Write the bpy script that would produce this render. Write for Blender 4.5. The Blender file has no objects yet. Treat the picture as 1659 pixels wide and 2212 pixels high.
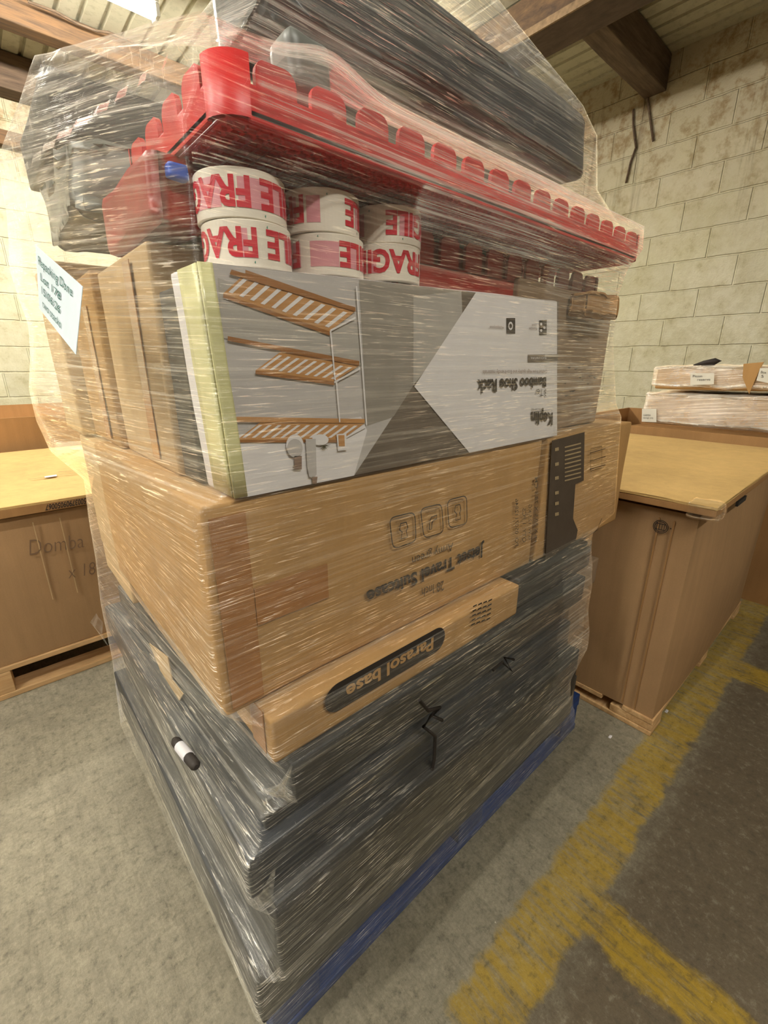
import bpy, bmesh, math, random
from mathutils import Vector, Matrix, noise
random.seed(7)
C = bpy.context.scene
COL = C.collection

# ------------------------------------------------------------------ camera, world, exposure
F, HZ, CH = 965.0, 320.0, 1.2            # focal length in pixels, horizon offset, camera height
AZ = math.radians(48.5)
TH = math.atan(HZ / F)
cd = bpy.data.cameras.new('camera'); cam = bpy.data.objects.new('camera', cd); COL.objects.link(cam)
cam.location = (0, 0, CH)
cam.rotation_euler = (math.pi/2 - TH, 0, AZ - math.pi/2)
cd.sensor_fit = 'VERTICAL'; cd.sensor_height = 36; cd.lens = 36 * F / 2212
cd.clip_start = .02; cd.clip_end = 60
C.camera = cam
C.view_settings.view_transform = 'Standard'; C.view_settings.look = 'None'
C.view_settings.gamma = 1; C.view_settings.use_curve_mapping = False
C.view_settings.exposure = 0.5
try:
    C.cycles.max_bounces = 8; C.cycles.transparent_max_bounces = 24
    C.cycles.sample_clamp_indirect = 4; C.cycles.sample_clamp_direct = 12
    C.cycles.caustics_reflective = False; C.cycles.caustics_refractive = False
except Exception: pass
TUBE_E = 122.0
TUBES = [(.6, 3.73), (.1, -1.7), (-1.6, 1.9), (-1.9, .5), (-4.0, 1.4), (-3.9, 3.2), (2.47, 3.65)]  # visible tube first, then the added unseen ones
w = bpy.data.worlds.new('world'); C.world = w; w.use_nodes = True
w.node_tree.nodes['Background'].inputs[0].default_value = (1.0, .83, .60, 1)
w.node_tree.nodes['Background'].inputs[1].default_value = .17

def ray(u, v):
    x = (u - 829.5)/F; z = -(v - 1106)/F
    X = x; Y = math.cos(TH) + z*math.sin(TH); Z = -math.sin(TH) + z*math.cos(TH)
    s, c = math.sin(AZ), math.cos(AZ)
    return Vector((X*s + Y*c, -X*c + Y*s, Z))
def P(u, v, ax, val):
    """the point of the plane ax = val seen at photo pixel (u, v)"""
    i = 'xyz'.index(ax); d = ray(u, v); t = (val - (CH if i == 2 else 0))/d[i]
    return d*t + Vector((0, 0, CH))

# ------------------------------------------------------------------ materials
def lin(c):
    return tuple((x/12.92 if x <= .04045 else ((x+.055)/1.055)**2.4) for x in c)
def hexc(h):
    return lin(tuple(int(h[i:i+2], 16)/255 for i in (0, 2, 4)))
def newmat(name):
    m = bpy.data.materials.new(name); m.use_nodes = True
    nt = m.node_tree; b = nt.nodes['Principled BSDF']
    return m, nt, b
def N(nt, t, **k):
    n = nt.nodes.new(t)
    for a, b in k.items(): setattr(n, a, b)
    return n
def L(nt, a, b): nt.links.new(a, b)
def math_(nt, op, a, b=None, c=None, clamp=False):
    n = N(nt, 'ShaderNodeMath', operation=op); n.use_clamp = clamp
    for i, x in enumerate((a, b, c)):
        if x is None: continue
        if isinstance(x, (int, float)): n.inputs[i].default_value = x
        else: L(nt, x, n.inputs[i])
    return n.outputs[0]
def ramp(nt, fac, a, b, c0=0.0, c1=1.0):
    n = N(nt, 'ShaderNodeMapRange'); n.clamp = True
    L(nt, fac, n.inputs[0]); n.inputs[1].default_value = a; n.inputs[2].default_value = b
    n.inputs[3].default_value = c0; n.inputs[4].default_value = c1
    return n.outputs[0]
def mixc(nt, fac, a, b):
    n = N(nt, 'ShaderNodeMix', data_type='RGBA')
    if isinstance(fac, (int, float)): n.inputs[0].default_value = fac
    else: L(nt, fac, n.inputs[0])
    for i, x in ((6, a), (7, b)):
        if isinstance(x, tuple): n.inputs[i].default_value = (*x[:3], 1)
        else: L(nt, x, n.inputs[i])
    return n.outputs[2]
def noise_(nt, vec, scale, detail=3, rough=.55, mp=None, rot=None, dist=0):
    if mp or rot:
        m = N(nt, 'ShaderNodeMapping'); L(nt, vec, m.inputs[0])
        if rot: m.inputs['Rotation'].default_value = rot
        if mp: m.inputs['Scale'].default_value = mp
        vec = m.outputs[0]
    n = N(nt, 'ShaderNodeTexNoise'); L(nt, vec, n.inputs['Vector'])
    n.inputs['Scale'].default_value = scale; n.inputs['Detail'].default_value = detail
    n.inputs['Roughness'].default_value = rough; n.inputs['Distortion'].default_value = dist
    return n.outputs[0]
def bump(nt, b, h, strength=.3, dist=.002):
    n = N(nt, 'ShaderNodeBump'); n.inputs['Strength'].default_value = strength
    n.inputs['Distance'].default_value = dist; L(nt, h, n.inputs['Height']); L(nt, n.outputs[0], b.inputs['Normal'])
    return n
def obco(nt): return N(nt, 'ShaderNodeTexCoord').outputs['Object']
def woco(nt): return N(nt, 'ShaderNodeNewGeometry').outputs['Position']
MATS = {}
def flat(name, col, rough=.6, var=.12, spec=.4, metal=0, scale=30):
    if name in MATS: return MATS[name]
    m, nt, b = newmat(name); c = hexc(col)
    n = noise_(nt, obco(nt), scale, 4)
    L(nt, mixc(nt, ramp(nt, n, .3, .7), tuple(x*(1-var) for x in c), tuple(min(1, x*(1+var)) for x in c)), b.inputs['Base Color'])
    b.inputs['Roughness'].default_value = rough; b.inputs['Specular IOR Level'].default_value = spec
    b.inputs['Metallic'].default_value = metal
    bump(nt, b, n, .15, .001)
    MATS[name] = m; return m
def cardboard(name, col, flute=0):
    m, nt, b = newmat(name); c = hexc(col); co = obco(nt)
    big = noise_(nt, co, 2.2, 4, .6); fine = noise_(nt, co, 260, 2, .6)
    fib = noise_(nt, co, 30, 4, .6, mp=(1, 1, .06))
    v = math_(nt, 'ADD', math_(nt, 'MULTIPLY', big, .55), math_(nt, 'ADD', math_(nt, 'MULTIPLY', fine, .15), math_(nt, 'MULTIPLY', fib, .3)))
    L(nt, mixc(nt, ramp(nt, v, .35, .65), tuple(x*.80 for x in c), tuple(min(1, x*1.14) for x in c)), b.inputs['Base Color'])
    b.inputs['Roughness'].default_value = .78; b.inputs['Specular IOR Level'].default_value = .25
    bump(nt, b, math_(nt, 'ADD', math_(nt, 'MULTIPLY', fib, .7), big), .25, .006)
    MATS[name] = m; return m
def wood(name, c1, c2, mp=(1, 12, 12), rough=.8, scale=4):
    m, nt, b = newmat(name); co = obco(nt)
    g = noise_(nt, co, scale, 6, .65, mp=mp, dist=.5)
    st = noise_(nt, co, 3, 4, .6)
    col = mixc(nt, ramp(nt, g, .35, .65), hexc(c1), hexc(c2))
    col = mixc(nt, ramp(nt, st, .5, .75, 0, .5), col, tuple(x*.45 for x in hexc(c1)))
    L(nt, col, b.inputs['Base Color']); b.inputs['Roughness'].default_value = rough
    bump(nt, b, g, .5, .004); MATS[name] = m; return m

card = cardboard('cardboard_kraft', 'AE8857')
card_l = cardboard('cardboard_pale', 'C2A57C')
card_d = cardboard('cardboard_brown', 'A47C50')
card_t = cardboard('cardboard_dusty', '85705A')
card_g = cardboard('cardboard_gaylord', 'A98762')
card_lid = cardboard('cardboard_lid', 'C8A66B')
blackcard = flat('black_board', '2C2D2E', .55, .25)
darkcard = flat('charcoal_board', '3A3B3B', .5, .25, scale=12)
bag = flat('dark_plastic', '30343A', .35, .3, scale=9)
greyplastic = flat('grey_plastic', '6E706C', .4, .3, scale=14)
red = flat('red_plastic', 'C41F24', .38, .12)
redd = flat('dark_red_plastic', '8E1D1C', .4, .15)
white_ = flat('white_print', 'DCD9DC', .5, .03)
ink = flat('black_ink', '2A2420', .7, .1)
ink_soft = flat('brown_ink', '4A3A28', .7, .1)
pencil = flat('pencil', '7A604A', .8, .05)
wood_p = wood('pallet_wood', 'B98F5E', 'D9B484')
wood_b = wood('beam_timber', '443426', '735536', mp=(1, 14, 14), scale=3)
wood_dk = wood('old_beam', '4A3A2C', '6C5845', scale=3)
bluep = wood('blue_painted_wood', '0A2A5E', '0F3A78', rough=.6)
rust = wood('rusty_steel', '4E3B2C', '7C6040', mp=(5, 2, 5), scale=4)
rust_d = wood('brown_steel', '4A3A30', '5E4C40', mp=(5, 2, 5), scale=4)
paper = flat('note_paper', 'C9D6DE', .7, .03)
greenink = flat('green_ink', '1E5A55', .6, .1)
tape_w = flat('tape_white', 'D9D2C4', .35, .04)
tape_core = flat('tape_core', '8A8578', .7, .1)
tape_r = flat('tape_red', 'B71F33', .35, .06)
tape_pk = flat('tape_pink', 'C98A92', .35, .06)
ptape = flat('brown_packing_tape', '9C6C40', .22, .08, spec=.6)
ytape = flat('yellowed_clear_tape', 'C9C793', .25, .08, spec=.6)

def emis(name, col, e):
    m, nt, b = newmat(name)
    b.inputs['Emission Color'].default_value = (*col, 1); b.inputs['Emission Strength'].default_value = e
    b.inputs['Base Color'].default_value = (.9, .9, .9, 1); return m
tubemat = emis('tube_glow', (1, .955, .85), TUBE_E)
housing = flat('lamp_housing', 'D8D6CC', .5, .05)

# ------------------------------------------------------------------ mesh helpers
def link(name, bm, mats, parent=None, smooth=False, loc=(0, 0, 0)):
    me = bpy.data.meshes.new(name)
    if loc != (0, 0, 0): bmesh.ops.translate(bm, verts=bm.verts, vec=-Vector(loc))
    bm.normal_update(); bm.to_mesh(me); bm.free()
    for m in (mats if isinstance(mats, (list, tuple)) else [mats]): me.materials.append(m)
    if smooth:
        for p in me.polygons: p.use_smooth = True
    o = bpy.data.objects.new(name, me); COL.objects.link(o); o.location = loc
    if parent is not None:
        o.parent = parent; o.location = Vector(loc) - parent.location
    return o
def tag(o, label=None, cat=None, group=None, kind=None):
    if label: o['label'] = label
    if cat: o['category'] = cat
    if group: o['group'] = group
    if kind: o['kind'] = kind
    return o
def empty(name, loc, label=None, cat=None, group=None):
    o = bpy.data.objects.new(name, None); COL.objects.link(o); o.location = loc; o.empty_display_size = .1
    return tag(o, label, cat, group)
def bbox(bm, x0, x1, y0, y1, z0, z1, bev=0, seg=2, cuts=0, wob=0, seed=0, mi=0, wl=5):
    t = bmesh.new(); bmesh.ops.create_cube(t, size=1)
    bmesh.ops.scale(t, vec=(x1-x0, y1-y0, z1-z0), verts=t.verts)
    bmesh.ops.translate(t, vec=((x0+x1)/2, (y0+y1)/2, (z0+z1)/2), verts=t.verts)
    if cuts: bmesh.ops.subdivide_edges(t, edges=t.edges, cuts=cuts, use_grid_fill=True)
    if bev:
        es = [e for e in t.edges if len(e.link_faces) == 2 and e.calc_face_angle(0) > 1]
        bmesh.ops.bevel(t, geom=es, offset=bev, segments=seg, affect='EDGES', profile=.6)
    if wob:
        for v in t.verts:
            n = noise.noise_vector(v.co*wl + Vector((seed*3.1, seed*1.7, seed)))
            v.co += n*wob
    for f in t.faces: f.material_index = mi; f.smooth = bool(wob)
    me = bpy.data.meshes.new('t'); t.to_mesh(me); t.free(); bm.from_mesh(me); bpy.data.meshes.remove(me)
def B(name, dims, mat, parent=None, **k):
    bm = bmesh.new(); bbox(bm, *dims, **k)
    c = ((dims[0]+dims[1])/2, (dims[2]+dims[3])/2, dims[4])
    return link(name, bm, mat, parent, loc=c)
def poly(bm, pts, mi=0):
    vs = [bm.verts.new(p) for p in pts]
    try:
        f = bm.faces.new(vs); f.material_index = mi; return f
    except ValueError: return None
def tube(bm, pts, r, n=8, mi=0, closed=False):
    pts = [Vector(p) for p in pts]; rings = []
    for i, p in enumerate(pts):
        a = pts[max(i-1, 0)]; b = pts[min(i+1, len(pts)-1)]; d = (b-a).normalized()
        up = Vector((0, 0, 1)) if abs(d.z) < .9 else Vector((1, 0, 0))
        s = d.cross(up).normalized(); t = s.cross(d)
        rr = r[i] if isinstance(r, (list, tuple)) else r
        rings.append([bm.verts.new(p + (s*math.cos(q) + t*math.sin(q))*rr) for q in [2*math.pi*k/n for k in range(n)]])
    for a, b in zip(rings, rings[1:]):
        for k in range(n):
            f = bm.faces.new((a[k], a[(k+1) % n], b[(k+1) % n], b[k])); f.smooth = True; f.material_index = mi
    for rg in (rings[0], rings[-1]):
        try: bm.faces.new(rg).material_index = mi
        except ValueError: pass
def text_bm(s, bold=0, cuts=0):
    cu = bpy.data.curves.new('txt', 'FONT'); cu.body = s; cu.size = 1; cu.offset = bold; cu.resolution_u = 3
    o = bpy.data.objects.new('txt', cu); COL.objects.link(o)
    bpy.context.view_layer.update()
    me = bpy.data.meshes.new_from_object(o.evaluated_get(bpy.context.evaluated_depsgraph_get()))
    bpy.data.objects.remove(o); bpy.data.curves.remove(cu)
    bm = bmesh.new(); bm.from_mesh(me); bpy.data.meshes.remove(me)
    if cuts:
        bmesh.ops.triangulate(bm, faces=bm.faces)
        bmesh.ops.subdivide_edges(bm, edges=bm.edges, cuts=cuts)
    return bm
def text_quad(dst, s, q, bold=.02, mi=0, cap=True):
    """write s into the 3-D quad q = baseline start, baseline end, top end, top start"""
    t = text_bm(s, bold); xs = [v.co.x for v in t.verts]
    x0, x1 = min(xs), max(xs); y0 = 0.0; y1 = .70
    bs, be, te, ts = [Vector(p) for p in q]
    n = {}
    for v in t.verts:
        a = (v.co.x-x0)/(x1-x0); b = (v.co.y-y0)/(y1-y0)
        n[v] = dst.verts.new((bs*(1-a)+be*a)*(1-b) + (ts*(1-a)+te*a)*b)
    for f in t.faces:
        try: g = dst.faces.new([n[v] for v in f.verts]); g.material_index = mi
        except ValueError: pass
    t.free()
def T(parent, s, q, bold, mat, name='printed_text'):
    bm = bmesh.new(); text_quad(bm, s, q, bold); return link(name, bm, mat, parent)
def Q(pts, ax, val): return [P(u, v, ax, val) for u, v in pts]
def ribbon(bm, pts, wdt, nrm, mi=0, closed=False):
    pts = [Vector(p) for p in pts]; nrm = Vector(nrm); k = len(pts); A = []; Bv = []
    for i, p in enumerate(pts):
        a = pts[(i-1) % k] if closed else pts[max(i-1, 0)]; b = pts[(i+1) % k] if closed else pts[min(i+1, k-1)]
        s = (b-a).normalized().cross(nrm).normalized()*wdt/2
        A.append(bm.verts.new(p+s)); Bv.append(bm.verts.new(p-s))
    for i in range(k if closed else k-1):
        j = (i+1) % k
        bm.faces.new((A[i], A[j], Bv[j], Bv[i])).material_index = mi

# ------------------------------------------------------------------ the hall
WX, WY, WZ = 4.73, 5.56, 3.56
def block_wall(name, swap):
    m, nt, b = newmat(name); co = woco(nt); sp = N(nt, 'ShaderNodeSeparateXYZ'); L(nt, co, sp.inputs[0])
    cb = N(nt, 'ShaderNodeCombineXYZ'); L(nt, sp.outputs[1 if swap else 0], cb.inputs[0]); L(nt, sp.outputs[2], cb.inputs[1])
    wv = noise_(nt, co, 6, 3)
    off = N(nt, 'ShaderNodeVectorMath', operation='ADD'); L(nt, cb.outputs[0], off.inputs[0])
    wc = N(nt, 'ShaderNodeCombineXYZ'); L(nt, math_(nt, 'MULTIPLY', math_(nt, 'SUBTRACT', wv, .5), .02), wc.inputs[1]); L(nt, wc.outputs[0], off.inputs[1])
    br = N(nt, 'ShaderNodeTexBrick'); L(nt, off.outputs[0], br.inputs['Vector'])
    br.inputs['Scale'].default_value = 1; br.inputs['Brick Width'].default_value = .45; br.inputs['Row Height'].default_value = .225
    br.inputs['Mortar Size'].default_value = .009; br.inputs['Mortar Smooth'].default_value = .6
    br.inputs['Color1'].default_value = (.9, .9, .9, 1); br.inputs['Color2'].default_value = (1, 1, 1, 1); br.inputs['Mortar'].default_value = (1, 1, .97, 1)
    n1 = noise_(nt, co, 1.4, 6, .65); n2 = noise_(nt, co, 9, 6, .7); n3 = noise_(nt, co, 70, 4, .7)
    drip = noise_(nt, co, 1, 5, .7, mp=(9, 9, .5))
    base = mixc(nt, ramp(nt, n2, .4, .65, 0, .6), mixc(nt, ramp(nt, n1, .35, .65), hexc('CFCAAC'), hexc('E2DEC8')), hexc('BDB590'))
    mul = N(nt, 'ShaderNodeMix', data_type='RGBA', blend_type='MULTIPLY'); mul.inputs[0].default_value = 1
    L(nt, base, mul.inputs[6]); L(nt, br.outputs['Color'], mul.inputs[7])
    # damp stains near the top of the wall
    z = sp.outputs[2]
    up = ramp(nt, math_(nt, 'ADD', z, math_(nt, 'MULTIPLY', math_(nt, 'SUBTRACT', n1, .5), 1.6)), 1.75, 3.2)
    c = mixc(nt, math_(nt, 'MULTIPLY', up, .7), mul.outputs[2], hexc('A3947A'))
    st = math_(nt, 'MULTIPLY', ramp(nt, n2, .48, .66), ramp(nt, math_(nt, 'ADD', z, math_(nt, 'MULTIPLY', n1, .8)), 2.7, 3.6))
    c = mixc(nt, math_(nt, 'MULTIPLY', st, .8), c, hexc('7C5B30'))
    c = mixc(nt, math_(nt, 'MULTIPLY', math_(nt, 'MULTIPLY', ramp(nt, drip, .6, .72), up), .7), c, hexc('5E4A36'))
    c = mixc(nt, math_(nt, 'MULTIPLY', ramp(nt, n2, .57, .74), .42), c, hexc('8F8462'))
    L(nt, c, b.inputs['Base Color']); b.inputs['Roughness'].default_value = .75; b.inputs['Specular IOR Level'].default_value = .2
    h = math_(nt, 'ADD', math_(nt, 'MULTIPLY', br.outputs['Fac'], -1.0), math_(nt, 'ADD', math_(nt, 'MULTIPLY', n2, .8), math_(nt, 'MULTIPLY', n3, .35)))
    bump(nt, b, h, .8, .016)
    return m
B('wall_right', (WX, WX+.2, -5, WY+.2, 0, WZ), block_wall('painted_block_right', True))['kind'] = 'structure'
B('wall_left', (-6, WX, WY, WY+.2, 0, WZ), block_wall('painted_block_left', False))['kind'] = 'structure'

# floor: worn concrete with yellow paint lines
m, nt, b = newmat('worn_concrete'); co = woco(nt); sp = N(nt, 'ShaderNodeSeparateXYZ'); L(nt, co, sp.inputs[0])
X, Y = sp.outputs[0], sp.outputs[1]
n1 = noise_(nt, co, 1.6, 6, .6); n2 = noise_(nt, co, 14, 8, .7); n3 = noise_(nt, co, 130, 4, .75)
grv = noise_(nt, co, 5, 7, .72, mp=(11, 1.3, 1)); pits = noise_(nt, co, 38, 5, .6); agg = noise_(nt, co, 80, 2, .4); n4 = noise_(nt, co, 42, 6, .75)
c = mixc(nt, ramp(nt, n1, .35, .65), hexc('7C7666'), hexc('8D8776'))
c = mixc(nt, ramp(nt, n2, .35, .7, 0, .55), c, hexc('A69E88'))
c = mixc(nt, ramp(nt, n3, .35, .7, 0, .5), c, hexc('5C564A'))
edge = math_(nt, 'ADD', Y, math_(nt, 'MULTIPLY', math_(nt, 'SUBTRACT', n2, .5), .1))
dirt = ramp(nt, edge, .26, .14)
c = mixc(nt, math_(nt, 'MULTIPLY', dirt, .75), c, hexc('463826'))
c = mixc(nt, math_(nt, 'MULTIPLY', ramp(nt, grv, .50, .66), .28), c, hexc('4E483C'))
def rect(x0, x1, y0, y1):
    j = math_(nt, 'MULTIPLY', math_(nt, 'SUBTRACT', n2, .5), .07); e = .008
    xx = math_(nt, 'ADD', X, j); yy = math_(nt, 'ADD', Y, j); r = None
    for a in (ramp(nt, xx, x0-e, x0+e), ramp(nt, xx, x1+e, x1-e), ramp(nt, yy, y0-e, y0+e), ramp(nt, yy, y1+e, y1-e)):
        r = a if r is None else math_(nt, 'MULTIPLY', r, a)
    return r
lines = math_(nt, 'MAXIMUM', rect(.44, 3.6, .195, .315), math_(nt, 'MAXIMUM', rect(.76, .87, -3, .25), rect(2.05, 2.2, -3, .28)))
wear = math_(nt, 'MULTIPLY', ramp(nt, grv, .66, .46), ramp(nt, n2, .25, .42))
wear = math_(nt, 'ADD', math_(nt, 'MULTIPLY', wear, .72), .06)
c = mixc(nt, math_(nt, 'MULTIPLY', lines, wear), c, mixc(nt, n2, hexc('8E7214'), hexc('B0932A')))
c = mixc(nt, ramp(nt, n4, .52, .68, 0, .55), c, hexc('3E392F'))
c = mixc(nt, ramp(nt, n4, .46, .32, 0, .22), c, hexc('B5AD98'))
c = mixc(nt, ramp(nt, pits, .72, .76), c, hexc('2E2A24'))
c = mixc(nt, ramp(nt, agg, .80, .83), c, hexc('C9C2B0'))
L(nt, c, b.inputs['Base Color']); b.inputs['Roughness'].default_value = .82; b.inputs['Specular IOR Level'].default_value = .25
bump(nt, b, math_(nt, 'ADD', math_(nt, 'MULTIPLY', grv, .35), math_(nt, 'ADD', math_(nt, 'MULTIPLY', n2, .5), math_(nt, 'MULTIPLY', n3, .35))), .7, .006)
B('floor', (-6, WX+.2, -5, WY+.2, -.1, 0), m)['kind'] = 'structure'
floor_dirt = flat('rust_stain', '5A3B28', .8)

# corrugated roof sheet
m, nt, b = newmat('roof_sheet'); co = woco(nt)
n1 = noise_(nt, co, 1.5, 5); n2 = noise_(nt, co, 20, 5, .7)
c = mixc(nt, n1, hexc('A8A38C'), hexc('C2BDA6')); c = mixc(nt, ramp(nt, n2, .5, .75, 0, .5), c, hexc('6E6248'))
L(nt, c, b.inputs['Base Color']); b.inputs['Roughness'].default_value = .55
bm = bmesh.new(); prof = []; x = -6.0
while x < WX+.3:
    prof += [(x, 0), (x+.10, 0), (x+.108, .026), (x+.127, .026), (x+.135, 0)]; x += .14
row0 = [bm.verts.new((a, -5, WZ+h)) for a, h in prof]; row1 = [bm.verts.new((a, WY+.2, WZ+h)) for a, h in prof]
for i in range(len(prof)-1): bm.faces.new((row0[i], row0[i+1], row1[i+1], row1[i]))
top0 = [bm.verts.new((a, -5, WZ+.06)) for a in (prof[0][0], prof[-1][0])]; top1 = [bm.verts.new((a, WY+.2, WZ+.06)) for a in (prof[0][0], prof[-1][0])]
bm.faces.new((top0[0], top0[1], top1[1], top1[0]))
link('ceiling', bm, m)['kind'] = 'structure'
# roof beams
def beam(name, dims, mat, label, seed=0):
    bm = bmesh.new(); bbox(bm, *dims, bev=.006, cuts=7, wob=.006, seed=seed, wl=3)
    return tag(link(name, bm, mat, loc=((dims[0]+dims[1])/2, (dims[2]+dims[3])/2, dims[4])), label, 'roof beam')
r = empty('steel_beam', (3.42, 0, 3.29), 'long rusty steel beam under the roof running parallel to the right block wall', 'roof beam')
B('web', (3.34, 3.36, -5, WY, 3.30, WZ-.01), rust, r, cuts=3)
B('bottom_flange', (3.27, 3.56, -5, WY, 3.28, 3.30), rust_d, r)
B('flange_lip', (3.262, 3.275, -5, WY, 3.275, 3.32), flat('pale_rust', '8C7458', .8, .3), r)
beam('roof_joist', (3.56, WX, 1.87, 2.04, 3.31, WZ-.01), wood_dk, 'short dark beam from the steel beam into the top of the right wall', 3)
r = beam('timber_beam', (-5, 3.25, 4.60, 4.74, 3.40, WZ-.005), wood_b, 'brown rust-streaked timber roof beam behind the fluorescent light', 1)
r2 = beam('timber_beam', (-5, 3.25, 5.36, 5.54, 3.30, WZ-.005), wood_dk, 'dark timber beam along the top of the left block wall', 2)
beam('wall_plate', (-5, 3.0, WY-.08, WY-.002, 2.94, 3.05), wood_b, 'orange-brown timber plate fixed on the left block wall below the roof', 5)
bm = bmesh.new(); tube(bm, [P(*q, 'z', 3.5) for q in [(60, 3), (120, 25), (165, 50), (205, 66), (235, 70), (290, 92)]], .008, 6)
tag(link('roof_cable', bm, wood_dk), 'thin cable sagging along the brown timber roof beam', 'cable')
for k, (u0, v0, u1, v1) in enumerate([(1394, 140, 1411, 305), (1368, 236, 1374, 320), (1373, 320, 1352, 395)]):
    bm = bmesh.new(); a = P(u0, v0, 'x', WX-.012); c_ = P(u1, v1, 'x', WX-.012)
    tube(bm, [a, a.lerp(c_, .4)+Vector((0, .01, 0)), c_], .009, 6)
    tag(link('cable', bm, wood_dk), ['thin dark cable hanging right of the joist end on the block wall', 'short thin cable below the joist end on the block wall', 'lowest slanting cable piece on the block wall under the joist'][k], 'cable')

# fluorescent lights: first one seen, the others unseen and added for fill and glints
def tube_light(x, y, label):
    r = empty('fluorescent_light', (x, y, 3.4), label, 'ceiling light')
    B('housing', (x-.77, x+.77, y-.06, y+.06, 3.345, 3.40), housing, r, bev=.008)
    bm = bmesh.new(); tube(bm, [(x-.75, y, 3.315), (x+.75, y, 3.315)], .038, 14)
    link('lamp_tube', bm, tubemat, r)
    for s in (-1, 1):
        B('end_cap', (x+s*.76-.012, x+s*.76+.012, y-.05, y+.05, 3.28, 3.345), housing, r, bev=.004)
        bm = bmesh.new(); tube(bm, [(x+s*.5, y, 3.40), (x+s*.5, y, WZ)], .005, 6); link('suspension_rod', bm, rust_d, r)
ll = ['bright white fluorescent tube light hanging at the upper left under the roof', 'unseen fluorescent tube light added behind the camera to brighten the right face',
      'unseen fluorescent tube light left of the camera, lighting the left face', 'unseen fluorescent tube light added at the left under the roof for film glints', 'unseen fluorescent tube light added farther left for fill and film glints', 'unseen fluorescent tube light added at the far left end of the roof', 'added fluorescent tube light hidden behind the stack to brighten the right wall']
for (x, y), s in zip(TUBES, ll): tube_light(x, y, s)

# ------------------------------------------------------------------ pallets
def pallet(x0, x1, y0, y1, mat, label, name, h=.144, along='x'):
    r = empty(name, ((x0+x1)/2, (y0+y1)/2, 0), label, 'pallet')
    bh = .022; zt = h
    n = 7 if along == 'x' else 7
    for i in range(3):                                    # bottom boards
        y = y0 + (y1-y0-.1)*i/2
        B('base_board', (x0, x1, y, y+.1, 0, bh), mat, r, bev=.003)
        for j in range(3):
            x = x0 + (x1-x0-.1)*j/2
            B('block', (x, x+.1, y+.003, y+.097, bh, h-2*bh), mat, r, bev=.003)
    for j in range(3):
        x = x0 + (x1-x0-.1)*j/2
        B('stringer_board', (x, x+.1, y0, y1, h-2*bh, h-bh), mat, r, bev=.002)
    for i in range(n):
        y = y0 + (y1-y0-.1)*i/(n-1)
        B('deck_board', (x0, x1, y, y+.1, h-bh, h), mat, r, bev=.003)
    return r
pallet(.165, 1.315, .487, 1.50, bluep, 'blue painted pallet under the big film-wrapped stack', 'blue_pallet')

# ------------------------------------------------------------------ cartons of the big stack
def shear(o, f):
    for v in o.data.vertices:
        q = o.matrix_basis @ v.co
        w_ = v.co.copy(); d = f(v.co + o.location); v.co = w_ + Vector(d)
def carton(name, dims, mat, label, cat='cardboard box', group=None, tape=None, wob=.0025, seed=0, rot=0, bev=.005):
    x0, x1, y0, y1, z0, z1 = dims; c = ((x0+x1)/2, (y0+y1)/2, z0)
    r = empty(name, c, label, cat, group)
    bm = bmesh.new(); bbox(bm, *dims, bev=bev, seg=2, cuts=8, wob=wob, seed=seed)
    link('body', bm, mat, r, loc=c)
    if tape:
        for t in tape:                                     # ('front'|'side', a0, a1, b0, b1)
            f, a0, a1, b0, b1 = t; bm = bmesh.new()
            if f == 'front': bbox(bm, a0, a1, y0-.0032, y0-.002, b0, b1, cuts=3)
            else: bbox(bm, x0-.0032, x0-.002, a0, a1, b0, b1, cuts=3)
            link('tape_strip', bm, ptape, r, loc=c)
    r.rotation_euler.z = rot
    return r
def prints(parent, name, mats): return dict(bm=bmesh.new(), parent=parent, name=name, mats=mats)
def done(p): return link(p['name'], p['bm'], p['mats'], p['parent'])

Z = [.146, .200, .296, .456, .540, .600, .671, .750, 1.046]
boxA = carton('dark_box', (.140, 1.20, .462, 1.42, .146, .296), darkcard, 'dark charcoal flat box lowest in the wrapped stack, on the blue pallet', 'box', seed=1)
boxB = carton('dark_box', (.169, 1.10, .428, 1.40, .297, .456), blackcard, 'deep black box second from the bottom of the stack, jutting out at the near corner', 'box', seed=2)
boxC = carton('dark_box', (.148, 1.08, .455, 1.38, .457, .540), bag, 'thin dark plastic-covered box under the grey box in the wrapped stack', 'box', seed=3)
boxD = carton('dark_box', (.188, 1.09, .475, 1.36, .541, .600), darkcard, 'thin grey-black box set back between two darker boxes in the stack', 'box', seed=4)
boxE = carton('dark_box', (.222, 1.10, .443, 1.34, .601, .671), blackcard, 'black flat box directly under the parasol base carton', 'box', seed=5)
boxP = carton('flat_carton', (.205, .800, .458, 1.05, .672, .746), card, 'flat brown carton printed Parasol base on a black pill', seed=6, tape=[('side', .48, .52, .675, .748)])
boxS = carton('suitcase_carton', (.162, .905, .500, 1.10, .751, 1.045), card, 'large brown carton printed Jetset Travel Suitcase upside down', seed=7, wob=.004,
              tape=[('front', .170, .215, .76, 1.03), ('front', .216, .33, .87, .925)])
boxG = carton('brown_carton', (.915, 1.37, .492, 1.05, .751, 1.045), card, 'brown carton with a tall black printed label at the right of the suitcase carton', seed=8)
carton('brown_carton', (.165, .80, 1.11, 1.30, .76, 1.04), card_l, 'pale brown carton behind the suitcase carton at the left rear of the stack', seed=9)
carton('brown_carton', (.815, 1.17, .468, 1.0, .672, .747), darkcard, 'flat dark printed box beside the parasol base carton', 'box', seed=10)
carton('tan_carton', (1.115, 1.25, .475, 1.2, .590, .668), card_t, 'small tan carton at the right end of the dark boxes, just under the upper cartons', seed=11)
carton('tan_carton', (1.11, 1.215, .475, 1.2, .470, .585), card_t, 'tan carton at the right end of the dark boxes, middle one of three', seed=12)
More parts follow.
